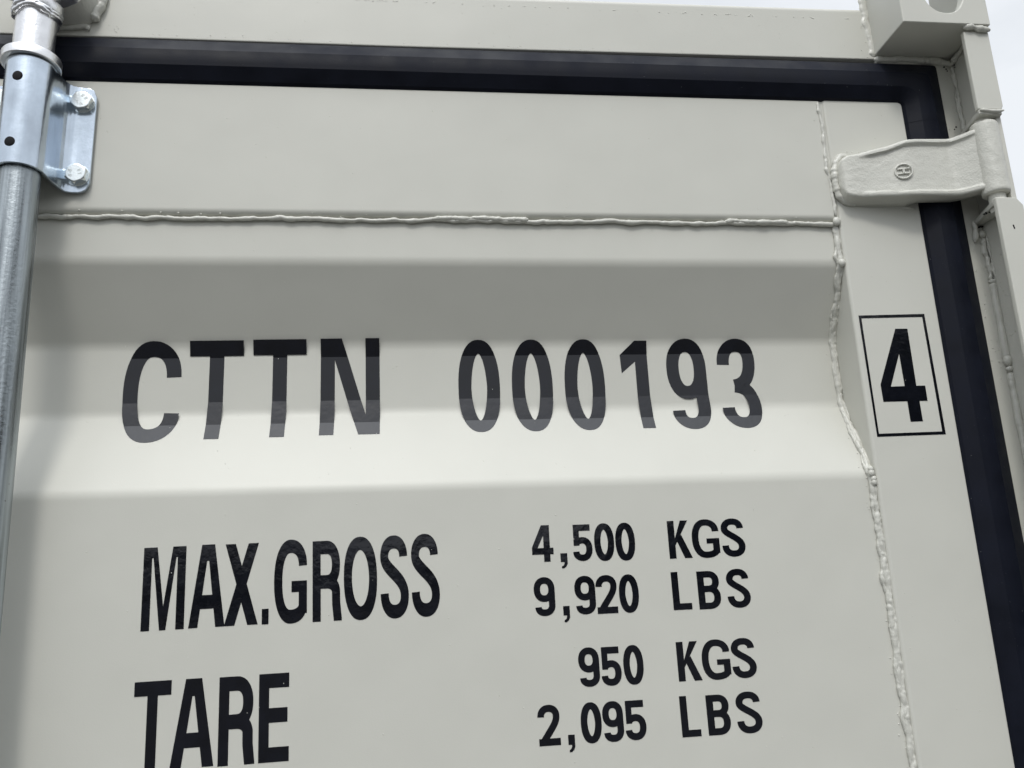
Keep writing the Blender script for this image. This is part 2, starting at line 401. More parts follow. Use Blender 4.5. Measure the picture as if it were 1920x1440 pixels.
# ---- corner post: back plate, side wall, and lipped flange interrupted by the hinge
pb = MB()
pb.box(.596, .6222, .0015, .012, ZB-.18, .5768)
pb.box(.6224, .6285, -.0485, .14, ZB-.18, .4840)
pb.box(.6224, .6285, -.0485, .14, .4842, .5843)
post = pb.build('corner_post', m_paint, root, bevel=.0008, segs=2)
def flange(z0, z1, name, chamfer_top=False, cap_bottom=False, cap_top=False):
    m = MB(); c = .006
    y0, y1 = -.0548, -.0487
    if chamfer_top: pl = [(.5995, z0), (.6290, z0), (.6290, z1-.008), (.6225, z1), (.5995, z1)]
    else: pl = [(.5995, z0), (.6265, z0), (.6290, z0+.005), (.6290, z1), (.5995, z1)]
    m.extrude_poly(pl, lambda a, b: (a, y0, b), lambda a, b: (a, y1, b))
    return m.build(name, m_paint, post, bevel=.0013, segs=3)
flange(.4845, .5795, 'post_flange'); flange(ZB-.18, .3825, 'post_flange', chamfer_top=True)
cp = MB()
cp.extrude_poly([(.5998, -.0545), (.6262, -.0545), (.6288, -.045), (.6288, .0), (.612, .0), (.609, -.012)], lambda a, b: (a, b, .4790), lambda a, b: (a, b, .4843)); cp.build('flange_cap', m_weld, post, bevel=.0012)
cp = MB()
cp.extrude_poly([(.6005, -.0484), (.6222, -.0484), (.6222, .0010), (.6115, .0010), (.6095, -.012)], lambda a, b: (a, b, .3765), lambda a, b: (a, b, .3822)); cp.build('flange_cap', m_weld, post, bevel=.0012)
wm = MB()
wm.bead([(.5990, -.0560, .5828), (.608, -.0575, .5835), (.618, -.0570, .5815), (.6295, -.0565, .5805)], .0036, 61, amp=.3)
wm.bead([(.6005, -.0555, .4835), (.610, -.0552, .4820), (.620, -.0552, .4822), (.6285, -.0545, .4838)], .0017, 62, amp=.3)
wm.build('weld_bead', m_weld, post, smooth=True)
wm = MB()
wm.bead([(.6205, -.0002, .574), (.6212, -.0003, .54), (.6205, -.0004, .52), (.6212, -.0004, .49)], .0022, 63, amp=.5, wob=.0008)
wm.bead([(.6190, .0, .535), (.6198, .0, .49)], .0014, 69, amp=.6, wob=.0012)
wm.ball((.6195, .0005, .3655), .0044, (1, .8, 1.0), 14, 9)
wm.bead([(.6190, .0003, .361), (.6196, -.0003, .34), (.6200, -.0003, .312)], .0026, 64, amp=.35, wob=.0012, ripple=.2, rip_len=.007)
wm.bead([(.6220, -.003, .362), (.6222, -.003, .33), (.6222, -.003, .312)], .0013, 70, amp=.6, ripple=.4, rip_len=.005)
wm.bead([(.6205, .0002, .3105), (.6205, .0002, .245), (.6208, .0002, .222)], .0040, 65, amp=.10, wob=.0002)
wm.ball((.6203, -.0006, .3105), .0046, (1, .8, .6), 14, 8); wm.ball((.6203, -.0010, .222), .0048, (1, .9, 1.3), 14, 9); wm.ball((.6206, -.001, .213), .0040, (1, .8, .8), 14, 9)
wm.bead([(.6208, .0002, .210), (.6205, -.0012, .09), (.6205, -.0012, -.3)], .0036, 66, amp=.12, wob=.0003)
wm.bead([(.6075, -.004, .3790), (.6105, -.002, .3700), (.6095, .0, .3560)], .0026, 67, amp=.4)
wm.bead([(.6040, .0, .5825), (.612, .0, .5790), (.6195, -.002, .5760), (.6198, -.012, .5800), (.6200, -.03, .5830)], .0032, 68, amp=.3)
R_ = random.Random(8)
for _ in range(110):
    z = R_.choice((R_.uniform(.40, .56), R_.uniform(.2, .37)))
    wm.ball((R_.uniform(.603, .6215), .0015, z), R_.uniform(.0003, .0011), (1.2, .6, .8), 7, 4)
for _ in range(40):
    wm.ball((.6224, R_.uniform(-.02, -.002), R_.uniform(.2, .37)), R_.uniform(.0003, .0008), nu=7, nv=4)
wm.build('weld_bead', m_weld, post, smooth=True)
# black pinholes where the paint missed the gaps
ph = MB()
for (a, b, c, r) in ((.6120, .5740, 0, .0011), (.6140, .5715, 0, .0009), (.6150, .5690, 0, .0008), (.6210, .5735, 1, .0008), (.6212, .5705, 1, .0007), (.6130, .4970, 0, .0010), (.6105, .4940, 0, .0008)):
    ph.ball((a, .0012 if not c else -.004, b), r, (1, .5, 1), 7, 5)
for i in range(16): ph.ball((.6120+.0100*i/16, .0010-.0012*i/16, .3735+.0012*i/16+R_.uniform(-.0006, .0006)), R_.uniform(.0005, .0011), (1.3, .7, .7), 7, 5)
for i in range(10): ph.ball((.6055+R_.uniform(-.002, .002), -.0300+R_.uniform(-.004, .004), .3762), R_.uniform(.0004, .0009), (1.2, 1, .6), 7, 5)
for dz in (0, .0013, .0026): ph.ball((.6135-dz*.2, -.05485, .3480+dz), .0009, (1, .25, 1.3), 8, 6)
ph.build('bare_spots', m_plug, post, smooth=True)['kind'] = 'stuff'

# ---- hinge: forged blade on the stile, knuckle on the post
import bisect
def lerp_tab(tab, x):
    ks = [t[0] for t in tab]; i = min(max(bisect.bisect_right(ks, x)-1, 0), len(tab)-2)
    (a, *va), (b, *vb) = tab[i], tab[i+1]; t = min(max((x-a)/(b-a), 0), 1)
    return [p+(q-p)*t for p, q in zip(va, vb)]
# x : front depth, top height, bottom height, back depth (mm)
BT = [(458.5, -9.0, 436, 417, 3), (460, -13.2, 443, 408, 3), (463, -15.6, 447.0, 403.0, 3), (468, -16.4, 449.6, 401.0, 3), (476, -16.6, 451.0, 400.2, 3), (490, -16.8, 453.6, 399.4, 3), (512, -19.8, 458.3, 398.4, 3), (529, -24.5, 463.2, 397.6, 3), (534, -25.0, 463.6, 397.5, 3), (541, -25.1, 464.2, 397.4, -9.5), (580, -25.4, 465.0, 397.6, -11.5), (592, -35, 466.5, 397.6, -18), (602, -44.5, 468.6, 397.8, -26), (606, -50.0, 469.2, 397.8, -30)]
bmh = MB(); NX, NV = 74, 46; front = []; back = []
for i in range(NX+1):
    x = 458.5+(606-458.5)*(i/NX); fy, zt, zb, by = lerp_tab(BT, x)
    # soften the bends
    f2 = sum(lerp_tab(BT, x+d)[0] for d in (-4, -2, 0, 2, 4))/5; fy = f2 if x > 464 else fy
    ridge_on = min(1, max(0, (x-478)/16))*min(1, max(0, (604-x)/9))
    rf, rb_ = [], []
    for j in range(NV+1):
        v = j/NV
        # pack samples near the two long edges
        v = .5-.5*math.cos(math.pi*v) if True else v
        z = zt+(zb-zt)*v; e = min(z-zb, zt-z)
        rnd_ = 0 if e > 3.2 else (3.2-math.sqrt(max(0, 3.2**2-(3.2-e)**2)))
        q = e/5.2; rid = 0
        if q < 1: rid = 3.3
        elif q < 1.35: rid = 3.3*(.5+.5*math.cos((q-1)/.35*math.pi))
        endr = max(0, 1-(x-458.5)/7)
        y = fy-rid*ridge_on+rnd_*.9
        nz1 = noise.fractal(Vector((x*.10, z*.16, 2)), .8, 2.1, 4)
        nz0 = noise.fractal(Vector((x*.30, z*.45, 7)), .9, 2.1, 3)
        y += .26*nz1*min(1, e/4)+.13*nz0
        rf.append((x*MM, y*MM, z*MM)); rb_.append((x*MM, by*MM, (z-(4.0*max(0, 1-(x-458.5)/85)+1.5 if j == NV and x < 534 else 0))*MM))
    front.append(rf); back.append(rb_)
bmh.strip(front)
bmh.strip([r[::1] for r in back])
for side in (0, -1):
    bmh.strip([[front[i][side], tuple((front[i][side][k]*.5+back[i][side][k]*.5) for k in range(3)), back[i][side]] for i in range(NX+1)])
bmh.strip([front[0], back[0]]); bmh.strip([front[-1], back[-1]])
hinge = bmh.build('door_hinge', m_cast, root, smooth=True)
import bmesh
_b = bmesh.new(); _b.from_mesh(hinge.data); bmesh.ops.remove_doubles(_b, verts=_b.verts, dist=.00002); bmesh.ops.recalc_face_normals(_b, faces=_b.faces); _b.to_mesh(hinge.data); _b.free()
# knuckle barrel
km = MB(); kx, ky, kr = .6128, -.0402, .0138; kp = []
for (r, z) in ((.004, .4745), (kr-.0022, .4745), (kr-.0008, .4738), (kr, .4720)): kp.append((r, z))
for i in range(30): kp.append((kr, .4720-(.4720-.3940)*(i+1)/31))
kp += [(kr, .3940), (kr-.0006, .3925), (kr-.0022, .3917), (.004, .3917)]
rows = []
for r, z in kp:
    row = []
    for j in range(64):
        a = 2*math.pi*j/64; n_ = noise.fractal(Vector((math.cos(a)*2.2, math.sin(a)*2.2, z*110)), .8, 2.1, 4)
        rr = r+.00032*n_*(r > .01); row.append((kx+rr*math.cos(a), ky+rr*math.sin(a), z))
    rows.append(row)
km.strip(rows, closed=True, caps=True)
km.build('hinge_knuckle', m_cast, hinge, smooth=True)
pn = MB(); pn.lathe(kx, ky, [(.0085, .372), (.0085, .486)], 24); pn.build('hinge_pin', m_cast, hinge, smooth=True)
# raised maker emblem: ring with a sideways H
em = MB(); ex, ez, ey = .5238, .4268, -.0238
def torus(m, cx, cy, cz, R, r, n=40, k=10, slope=-.33):
    rows = []
    for i in range(n+1):
        t = 2*math.pi*i/n; rows.append([(cx+(R+r*math.cos(2*math.pi*j/k))*math.cos(t), cy+slope*(R*math.cos(t))-r*.9*math.sin(2*math.pi*j/k), cz+(R+r*math.cos(2*math.pi*j/k))*math.sin(t)) for j in range(k)])
    m.strip(rows, closed=True)
torus(em, ex, ey-.0004, ez, .0083, .0010)
SLP = -.33
def tube(m, a, b, r, k=10):
    a, b = Vector(a), Vector(b); t = (b-a).normalized(); u = t.cross(Vector((0, 1, 0))).normalized(); w_ = t.cross(u)
    m.strip([[tuple(p+u*r*math.cos(2*math.pi*j/k)+w_*r*math.sin(2*math.pi*j/k)) for j in range(k)] for p in (a, b)], closed=True, caps=True)
for dz in (.0027, -.0027): tube(em, (ex-.0056, ey+.0056*.33-.0004, ez+dz), (ex+.0056, ey-.0056*.33-.0004, ez+dz), .0009)
tube(em, (ex, ey-.0004, ez-.0027), (ex, ey-.0004, ez+.0027), .0013)
em.build('hinge_emblem', m_weld, hinge, smooth=True)
wm = MB()
wm.bead([(.476, -.001, .4548), (.466, -.002, .4535), (.4600, -.003, .4480), (.4572, -.0035, .436), (.4568, -.0035, .420), (.4590, -.003, .4070), (.466, -.002, .4010), (.478, -.001, .3995)], .0038, 71, amp=.2, wob=.0009, ripple=.07, rip_len=.0045)
wm.bead([(.478, .0, .3995), (.50, .0, .3985), (.520, .0003, .3970), (.545, .0003, .3955)], .0022, 72, amp=.3)
wm.bead([(.476, .0, .4555), (.50, .0, .4580), (.530, .0003, .4640)], .0020, 73, amp=.4)
wm.spatter([(.47, 0, .457), (.53, 0, .467)], 14, .0022, .0004, .0010, 31)
wm.build('weld_bead', m_weld, hinge, smooth=True)

# ---- lettering: cut vinyl following the sheet
def q_arc(cx, cy, rx, ry, a0, a1, n=14, e=2.25):
    out = []
    for i in range(n+1):
        a = math.radians(a0+(a1-a0)*i/n); c, s_ = math.cos(a), math.sin(a)
        out.append((cx+rx*math.copysign(abs(c)**(2/e), c), cy+ry*math.copysign(abs(s_)**(2/e), s_)))
    return out
def bez(p0, p1, p2, p3, n=14):
    return [tuple((1-t)**3*a+3*(1-t)**2*t*b+3*(1-t)*t*t*c+t**3*d for a, b, c, d in zip(p0, p1, p2, p3)) for t in [i/n for i in range(n+1)]]
def stroke(path, tv, th):
    """sweep an elliptical pen, butt ends -> quads"""
    k = th/tv; P = [Vector((x*k, y)) for x, y in path]
    Q = [P[0]]
    for p in P[1:]:
        if (p-Q[-1]).length > 1e-7: Q.append(p)
    P = Q; Ls, Rs = [], []
    for i, p in enumerate(P):
        d0 = (p-P[i-1]).normalized() if i else (P[1]-p).normalized()
        d1 = (P[i+1]-p).normalized() if i < len(P)-1 else d0
        d = (d0+d1).normalized(); nrm = Vector((-d.y, d.x)); c = max(.5, nrm.dot(Vector((-d0.y, d0.x))))
        Ls.append(p+nrm*th/2/c); Rs.append(p-nrm*th/2/c)
    out = []
    for i in range(len(P)-1):
        out.append([(v.x/k, v.y) for v in (Ls[i], Ls[i+1], Rs[i+1], Rs[i])])
    return out
def ring(w, h, tv, th, eo=2.35, ei=1.75, n=48):
    o, i_ = [], []
    for k in range(n):
        a = 2*math.pi*k/n; c, s_ = math.cos(a), math.sin(a)
        f = lambda v, e: math.copysign(abs(v)**(2/e), v)
        o.append((w/2+w/2*f(c, eo), h/2+h/2*f(s_, eo))); i_.append((w/2+(w/2-tv)*f(c, ei+.35*abs(c)), h/2+(h/2-th)*f(s_, ei)))
    return [[o[k], o[(k+1) % n], i_[(k+1) % n], i_[k]] for k in range(n)]
def glyph(ch, w, h, tv, th):
    Lx, Rx, B, T = tv/2, w-tv/2, th/2, h-th/2; cx = w/2; box = lambda a, b, c, d: [(a, c), (b, c), (b, d), (a, d)]
    if ch == 'T': return [box(0, w, h-th, h), box(cx-tv/2, cx+tv/2, 0, h-th/2)]
    if ch == 'L': return [box(0, tv, 0, h), box(0, w, 0, th)]
    if ch == 'E': return [box(0, tv, 0, h), box(0, w, 0, th), box(0, w, h-th, h), box(0, w*.95, h*.44, h*.44+th)]
    if ch == '.': return [box(0, w, 0, h)]
    if ch == ',': return [box(0, w, h*.42, h), [(w, h*.45), (w, h*.30), (w*.80, h*.12), (w*.45, 0), (w*.12, 0), (w*.12, h*.13), (w*.40, h*.20), (w*.52, h*.34), (w*.5, h*.45)]]
    if ch == 'N': return [box(0, tv, 0, h), box(w-tv, w, 0, h), [(w*.127, h), (w*.36, h), (w*.879, 0), (w*.645, 0)]]
    if ch == 'M': 
        d = [[(w*.20, h), (w*.315, h), (w*.573, 0), (w*.427, 0)], [(0, h), (w*.315, h), (w*.25, h*.87), (0, h*.87)]]
        return [box(0, tv, 0, h), box(w-tv, w, 0, h)]+d+[[(w-x, y) for x, y in q] for q in d]
    if ch == 'A':
        a = tv*.78; return [[(cx-a, h), (cx+a*.15, h), (tv*1.08, 0), (0, 0)], [(cx-a*.15, h), (cx+a, h), (w, 0), (w-tv*1.1, 0)], [(cx-a, h), (cx+a, h), (cx+a, h*.84), (cx-a, h*.84)] if False else [(cx-a*.9, h), (cx+a*.9, h), (cx+a*.35, h*.80), (cx-a*.35, h*.80)], [(w*.20, h*.22), (w*.80, h*.22), (w*.72, h*.22+th), (w*.28, h*.22+th)]]
    if ch == 'X': return [[(0, h), (tv*1.25, h), (w, 0), (w-tv*1.25, 0)], [(w-tv*1.25, h), (w, h), (tv*1.25, 0), (0, 0)]]
    if ch == 'K': return [box(0, tv, 0, h), [(w*.90-tv*1.12, h), (w*.90, h), (tv*.98, h*.34), (tv*.98, h*.52)], [(w*.44-tv*.28, h*.48), (w*.44+tv*.45, h*.63), (w, 0), (w-tv*1.15, 0)]]
    if ch == 'V': return [[(0, h), (tv*1.1, h), (cx+tv*.4, 0), (cx-tv*.4, 0)], [(w-tv*1.1, h), (w, h), (cx+tv*.4, 0), (cx-tv*.4, 0)]]
    if ch == '1': return [box(w-tv, w, 0, h), [(w-tv, h), (w-tv*.5, h), (w-tv*.5, h*.77), (w-tv, h*.77), (w*.03, h*.645), (0, h*.845)]]
    if ch == '4':
        f = lambda *p: [(x*w, y*h) for x, y in p]; sw = tv/w; x1 = .84; x0 = x1-sw; bt = .20; bh = bt+th/h
        return [f((x0, 0), (x1, 0), (x1, 1), (x0, 1)), f((0, bt), (1, bt), (1, bh), (0, bh)), f((x0+.02, 1), (x0-.08, 1), (0, bh+.02), (0, bt), (.10, bt), (.26, bh), (x0+.02, .74))]
    if ch in '0': return ring(w, h, tv, th, 2.30, 1.62)
    if ch == 'O': return ring(w, h, tv, th, 2.30, 1.85)
    if ch == 'C': return stroke(q_arc(cx, h*.655, Rx-cx, T-h*.655, 0, 90)+q_arc(cx, h/2, Rx-cx, T-h/2, 90, 270, 28)+q_arc(cx, h*.31, Rx-cx, h*.31-B, -90, 0), tv, th)
    if ch == 'G':
        return stroke(q_arc(cx, h*.68, Rx-cx, T-h*.68, 0, 90)+q_arc(cx, h/2, Rx-cx, T-h/2, 90, 270, 28)+q_arc(cx, h*.22, Rx-cx, h*.22-B, -90, -10), tv, th)+[box(w-tv, w, h*.115, h*.50), box(w*.53, w, h*.50-th*.82, h*.50)]
    if ch == 'S':
        mid_t, mid_b = h*.735, h*.275
        p = q_arc(cx, h*.74, Rx*.97-cx, T-h*.74, 0, 90)+q_arc(cx, mid_t, cx-Lx*1.05, T-mid_t, 90, 180)
        p += bez((Lx*1.05, mid_t), (Lx*1.05, h*.575), (Rx, h*.50), (Rx, mid_b), 20)[1:]
        p += q_arc(cx, mid_b, Rx-cx, mid_b-B, 0, -90)[1:]+q_arc(cx, h*.30, cx-Lx, h*.30-B, -90, -180)[1:]
        return stroke(p, tv, th)
    if ch == '9':
        bc = (T+h*.36+th/2)/2; ry = T-bc
        return stroke(q_arc(cx, bc, Rx-cx, ry, 0, 360, 44), tv, th)+stroke([(Rx, bc+ry*.1), (Rx, h*.28)]+q_arc(cx, h*.28, Rx-cx, h*.28-B, 0, -90)[1:]+q_arc(cx, h*.23, cx-Lx*1.25, h*.23-B, -90, -180)[1:], tv, th)
    if ch == '3':
        p = q_arc(cx, h*.72, cx-Lx, T-h*.72, 180, 90)+q_arc(cx, h*.76, (Rx-cx)*.94, T-h*.76, 90, 0)[1:]
        p += bez(p[-1], (p[-1][0], h*.60), (cx+(Rx-cx)*.5, h*.505), (w*.40, h*.495), 12)[1:]
        p2 = bez((w*.40, h*.495), (cx+(Rx-cx)*.6, h*.485), (Rx, h*.40), (Rx, h*.275), 12)+q_arc(cx, h*.275, Rx-cx, h*.275-B, 0, -90)[1:]+q_arc(cx, h*.255, cx-Lx, h*.255-B, -90, -180)[1:]
        return stroke(p, tv, th*.98)+stroke(p2, tv, th*.98)
    if ch == '5':
        by = h*.33
        p = [(tv*.9, h*.50)]; p = bez((tv*.55, h*.475), (w*.30, h*.60), (Rx, h*.63), (Rx, h*.335), 14)+q_arc(cx, h*.335, Rx-cx, h*.335-B, 0, -90)[1:]+q_arc(cx, h*.26, cx-Lx, h*.26-B, -90, -180)[1:]
        return [box(w*.05, w*.92, h-th, h), box(w*.05, w*.05+tv*.92, h*.42, h)]+stroke(p, tv, th)
    if ch == '2':
        p = q_arc(cx, h*.70, cx-Lx, T-h*.70, 180, 90)+q_arc(cx, h*.72, Rx-cx, T-h*.72, 90, 0)[1:]
        p += bez(p[-1], (Rx, h*.54), (w*.62, h*.42), (tv*.78, th*.55), 14)[1:]
        return stroke(p, tv, th)+[box(w*.03, w, 0, th)]
    if ch == 'B':
        ym = h*.53; p = [(tv*.5, T)]+[(cx, T)]+q_arc(cx, (T+ym)/2, (Rx-cx)*.92, (T-ym)/2, 90, -90, 20)[1:]+[(tv*.5, ym)]
        p2 = [(tv*.5, ym), (cx, ym)]+q_arc(cx, (B+ym)/2, Rx-cx, (ym-B)/2, 90, -90, 20)[1:]+[(tv*.5, B)]
        return [box(0, tv, 0, h)]+stroke(p, tv, th)+stroke(p2, tv, th)
    if ch == 'R':
        ym = h*.485+0*th; Rb = w-tv/2-w*.03; p = [(tv*.5, T), (cx, T)]+q_arc(cx, (T+ym)/2, Rb-cx, (T-ym)/2, 90, -90, 20)[1:]+[(tv*.5, ym)]
        leg = [(cx*1.0, ym)]+q_arc(cx, h*.34, Rb-cx, ym-h*.34, 90, 10)[1:]+[(Rb-w*.0, h*.22), (w-tv*.42, h*.02), (w-tv*.42, 0)]
        return [box(0, tv, 0, h)]+stroke(p, tv, th)+stroke(leg, tv, th)
    if ch == '8':
        return stroke(q_arc(cx, h*.74, (Rx-cx)*.85, T-h*.74, 0, 360, 28), tv, th)+stroke(q_arc(cx, h*.28, Rx-cx, h*.28-B, 0, 360, 28), tv, th)
    return []
def letters(items, name, place, cuts, parent, mat, m=None):
    """items: list of (polys in (x, s) mm, downwards s); one flat vinyl mesh, overlaps merged"""
    m = m or MB()
    for polys in items:
        vs, fs, es = [], [], []
        for p in polys:
            ar = sum(p[i][0]*p[(i+1) % len(p)][1]-p[(i+1) % len(p)][0]*p[i][1] for i in range(len(p)))
            if abs(ar) < 1e-4: continue
            if ar < 0: p = p[::-1]
            n = len(vs); vs += [Vector(q) for q in p]; fs.append(list(range(n, n+len(p))))
        x0 = min(v.x for v in vs)-1; x1 = max(v.x for v in vs)+1; s0 = min(v.y for v in vs); s1 = max(v.y for v in vs)
        for c in cuts:
            if s0 < c < s1: n = len(vs); vs += [Vector((x0, c)), Vector((x1, c))]; es.append((n, n+1))
        ov, oe, of, _, _, orig = delaunay_2d_cdt(vs, es, fs, 1, 1e-4, True)
        keep = [f for f, o in zip(of, orig) if o]
        m.add([place(v.x, v.y) for v in ov], keep)
    if not name: return m
    o = m.build(name, mat, parent, smooth=True); o.data.set_sharp_from_angle(angle=math.radians(5)); return o
cuts = []
for k in range(1, len(S)-1):
    if PR[k].x > .03: cuts += [(S[k]-S0-.0125)*1000, (S[k]-S0+.0125)*1000]; continue
    for j in range(-7, 8): cuts.append((S[k]-S0+.0058*j/7)*1000)
def on_sheet(x, s, off=.00022):
    y, z = prof(s*MM+S0, off=off, bridge=0); y2, z2 = prof(s*MM+S0, rad=.0058, off=off, bridge=.0125)
    return (x*MM, y2, z2)
GL = [
('id', 'C', -281.1, -226.7, 124.1, 232.5, 0.3, 14, 16),
('id', 'T', -219.3, -167.3, 123.9, 229.6, 0.3, 14, 16),
('id', 'T', -158.1, -105.9, 123.1, 228.7, 0.3, 14, 16),
('id', 'N', -91.9, -33.2, 122.5, 227.4, 0.3, 14, 16),
('id', '0', 46.1, 88.7, 124.8, 227.3, 0.2, 13.3, 14.5),
('id', '0', 101.1, 143.5, 124.9, 227.6, 0.2, 13.3, 14.5),
('id', '0', 156.2, 198.6, 124.9, 227.4, 0.2, 13.3, 14.5),
('id', '1', 216.6, 245.8, 126.9, 226.3, 0.2, 13.3, 14.5),
('id', '9', 265.9, 308.8, 125.0, 228.6, 0.2, 13.3, 14.5),
('id', '3', 321.4, 364.1, 125.3, 228.6, 0.2, 13.3, 14.5),
('gross', 'M', -239.5, -203.1, 338.0, 409.9, 0.9, 7.2, 12),
('gross', 'A', -199.4, -168.5, 337.1, 409.1, 0.9, 7.2, 12),
('gross', 'X', -169.1, -139.9, 337.3, 408.6, 0.9, 7.2, 12),
('gross', '.', -136.0, -130.1, 395.3, 408.7, 0.9, 7.2, 12),
('gross', 'G', -126.1, -97.2, 335.1, 409.0, 0.9, 7.2, 12),
('gross', 'R', -92.2, -67.0, 337.2, 408.3, 0.9, 7.2, 12),
('gross', 'O', -64.4, -34.6, 334.5, 408.6, 0.9, 7.2, 12),
('gross', 'S', -31.6, -6.3, 334.3, 408.5, 0.9, 7.2, 12),
('gross', 'S', -3.5, 21.9, 333.8, 408.2, 0.9, 7.2, 12),
('tare', 'T', -240.3, -209.6, 451.9, 523.3, 0.9, 8.6, 12),
('tare', 'A', -209.0, -173.0, 451.4, 523.2, 0.9, 8.6, 12),
('tare', 'R', -169.6, -139.8, 451.3, 523.4, 0.9, 8.6, 12),
('tare', 'E', -136.0, -110.4, 450.5, 522.8, 0.9, 8.6, 12),
('a', '4', 108.9, 129.2, 329.4, 363.3, 0.3, 6.0, 6.0),
('a', ',', 135.6, 142.1, 356.0, 369.9, 0.3, 6.0, 6.0),
('a', '5', 147.8, 166.5, 329.8, 363.8, 0.3, 6.0, 6.0),
('a', '0', 168.6, 187.7, 329.3, 364.5, 0.3, 6.0, 6.0),
('a', '0', 189.0, 208.0, 329.4, 364.9, 0.3, 6.0, 6.0),
('b', 'K', 240.6, 263.2, 329.1, 364.7, 0.3, 6.6, 5.9),
('b', 'G', 263.9, 290.9, 328.6, 365.2, 0.3, 6.6, 5.9),
('b', 'S', 293.3, 316.4, 328.6, 365.0, 0.3, 6.6, 5.9),
('c', '9', 108.8, 128.4, 377.2, 412.2, 0.3, 6.0, 6.0),
('c', ',', 135.5, 141.6, 404.0, 418.5, 0.3, 6.0, 6.0),
('c', '9', 147.0, 166.6, 377.4, 412.3, 0.3, 6.0, 6.0),
('c', '2', 167.1, 187.2, 377.5, 412.4, 0.3, 6.0, 6.0),
('c', '0', 189.1, 207.9, 377.6, 412.6, 0.3, 6.0, 6.0),
('d', 'L', 240.2, 258.3, 377.1, 412.0, 0.4, 6.6, 5.9),
('d', 'B', 265.2, 287.1, 377.4, 412.4, 0.4, 6.6, 5.9),
('d', 'S', 293.6, 316.3, 376.4, 412.4, 0.4, 6.6, 5.9),
('e', '9', 146.8, 166.1, 441.5, 475.8, 0.4, 6.0, 6.0),
('e', '5', 167.6, 186.4, 441.9, 475.9, 0.4, 6.0, 6.0),
('e', '0', 188.5, 207.3, 441.3, 476.0, 0.4, 6.0, 6.0),
('f', 'K', 239.4, 262.0, 440.6, 475.4, 0.4, 6.6, 5.9),
('f', 'G', 262.9, 290.0, 439.9, 475.7, 0.4, 6.6, 5.9),
('f', 'S', 291.6, 314.9, 439.8, 475.5, 0.4, 6.6, 5.9),
('g', '2', 106.9, 126.9, 489.1, 523.4, 0.5, 6.0, 6.0),
('g', ',', 133.8, 139.8, 515.3, 529.8, 0.5, 6.0, 6.0),
('g', '0', 145.9, 164.9, 488.9, 523.6, 0.5, 6.0, 6.0),
('g', '9', 165.9, 185.0, 489.0, 523.5, 0.5, 6.0, 6.0),
('g', '5', 186.5, 205.8, 489.4, 523.2, 0.5, 6.0, 6.0),
('h', 'L', 238.3, 256.3, 488.1, 523.3, 0.5, 6.6, 5.9),
('h', 'B', 263.1, 284.9, 488.5, 523.2, 0.5, 6.6, 5.9),
('h', 'S', 291.0, 314.9, 487.3, 523.4, 0.5, 6.6, 5.9)]
def line(keys, name, label, xa=-999, xb=999):
    items = []
    for (k, ch, x0, x1, s0, s1, rot, tv, th) in GL:
        if k != keys or not xa <= x0 < xb: continue
        w_, h_ = x1-x0, s1-s0; cxx, css = (x0+x1)/2, (s0+s1)/2; a = math.radians(rot)
        P = []
        for p in glyph(ch, w_, h_, tv, th):
            P.append([(cxx+(u-w_/2)*math.cos(a)-(v-h_/2)*math.sin(a), css-((u-w_/2)*math.sin(a)+(v-h_/2)*math.cos(a))) for u, v in p])
        items.append(P)
    o = letters(items, name, on_sheet, cuts, door_panel, m_vinyl); o['label'] = label
line('id', 'owner_code_lettering', 'large black vinyl letters CTTN', xb=0); line('id', 'serial_number_lettering', 'large black vinyl figures 000193', xa=0)
line('gross', 'max_gross_lettering', 'narrow black letters MAX.GROSS')
line('tare', 'tare_lettering', 'narrow black letters TARE')
for k, t in (('a', '4,500'), ('c', '9,920'), ('e', '950'), ('g', '2,095')): line(k, 'weight_figures', 'black figures '+t)
for k, t in (('b', 'KGS after 4,500'), ('d', 'LBS after 9,920'), ('f', 'KGS after 950'), ('h', 'LBS after 2,095')): line(k, 'unit_lettering', 'black letters '+t)
# boxed check digit on the stile
num = [(500.9, 258.1), (514.4, 258.0), (514.2, 196.7), (523.8, 196.5), (523.8, 180.4), (514.9, 180.2), (515.1, 159.1), (501.7, 158.9), (501.6, 180.2), (475.7, 180.0), (475.4, 198.3)]
ho = [(500.8, 230.8), (486.3, 195.9), (501.4, 196.3)]
ou = [(462.5, 272.7), (536.0, 274.3), (537.6, 145.2), (463.5, 144.0)]; inn = [(465.3, 269.6), (533.1, 270.9), (534.2, 148.3), (465.8, 147.2)]
digit = [[(500.9, 258.1), (514.4, 258.0), (514.2, 196.3), (501.4, 196.3), (500.8, 230.8)], [(500.9, 258.1), (500.8, 230.8), (486.3, 195.9), (475.4, 198.3)], [(475.4, 198.3), (486.3, 195.9), (501.4, 196.3), (514.2, 196.5), (523.8, 196.5), (523.8, 180.4), (475.7, 180.0)], [(501.6, 180.4), (514.9, 180.4), (515.1, 159.1), (501.7, 158.9)]]
frame = [[ou[i], ou[(i+1) % 4], inn[(i+1) % 4], inn[i]] for i in range(4)]
o = letters([digit], 'check_digit', lambda x, z: (x*MM, -.00022, z*MM), [], door_stile, m_vinyl); o['label'] = 'black vinyl figure 4'
o = letters([frame], 'check_digit_outline', lambda x, z: (x*MM, -.00022, z*MM), [], door_stile, m_vinyl); o['label'] = 'thin black rectangular outline round the figure 4'

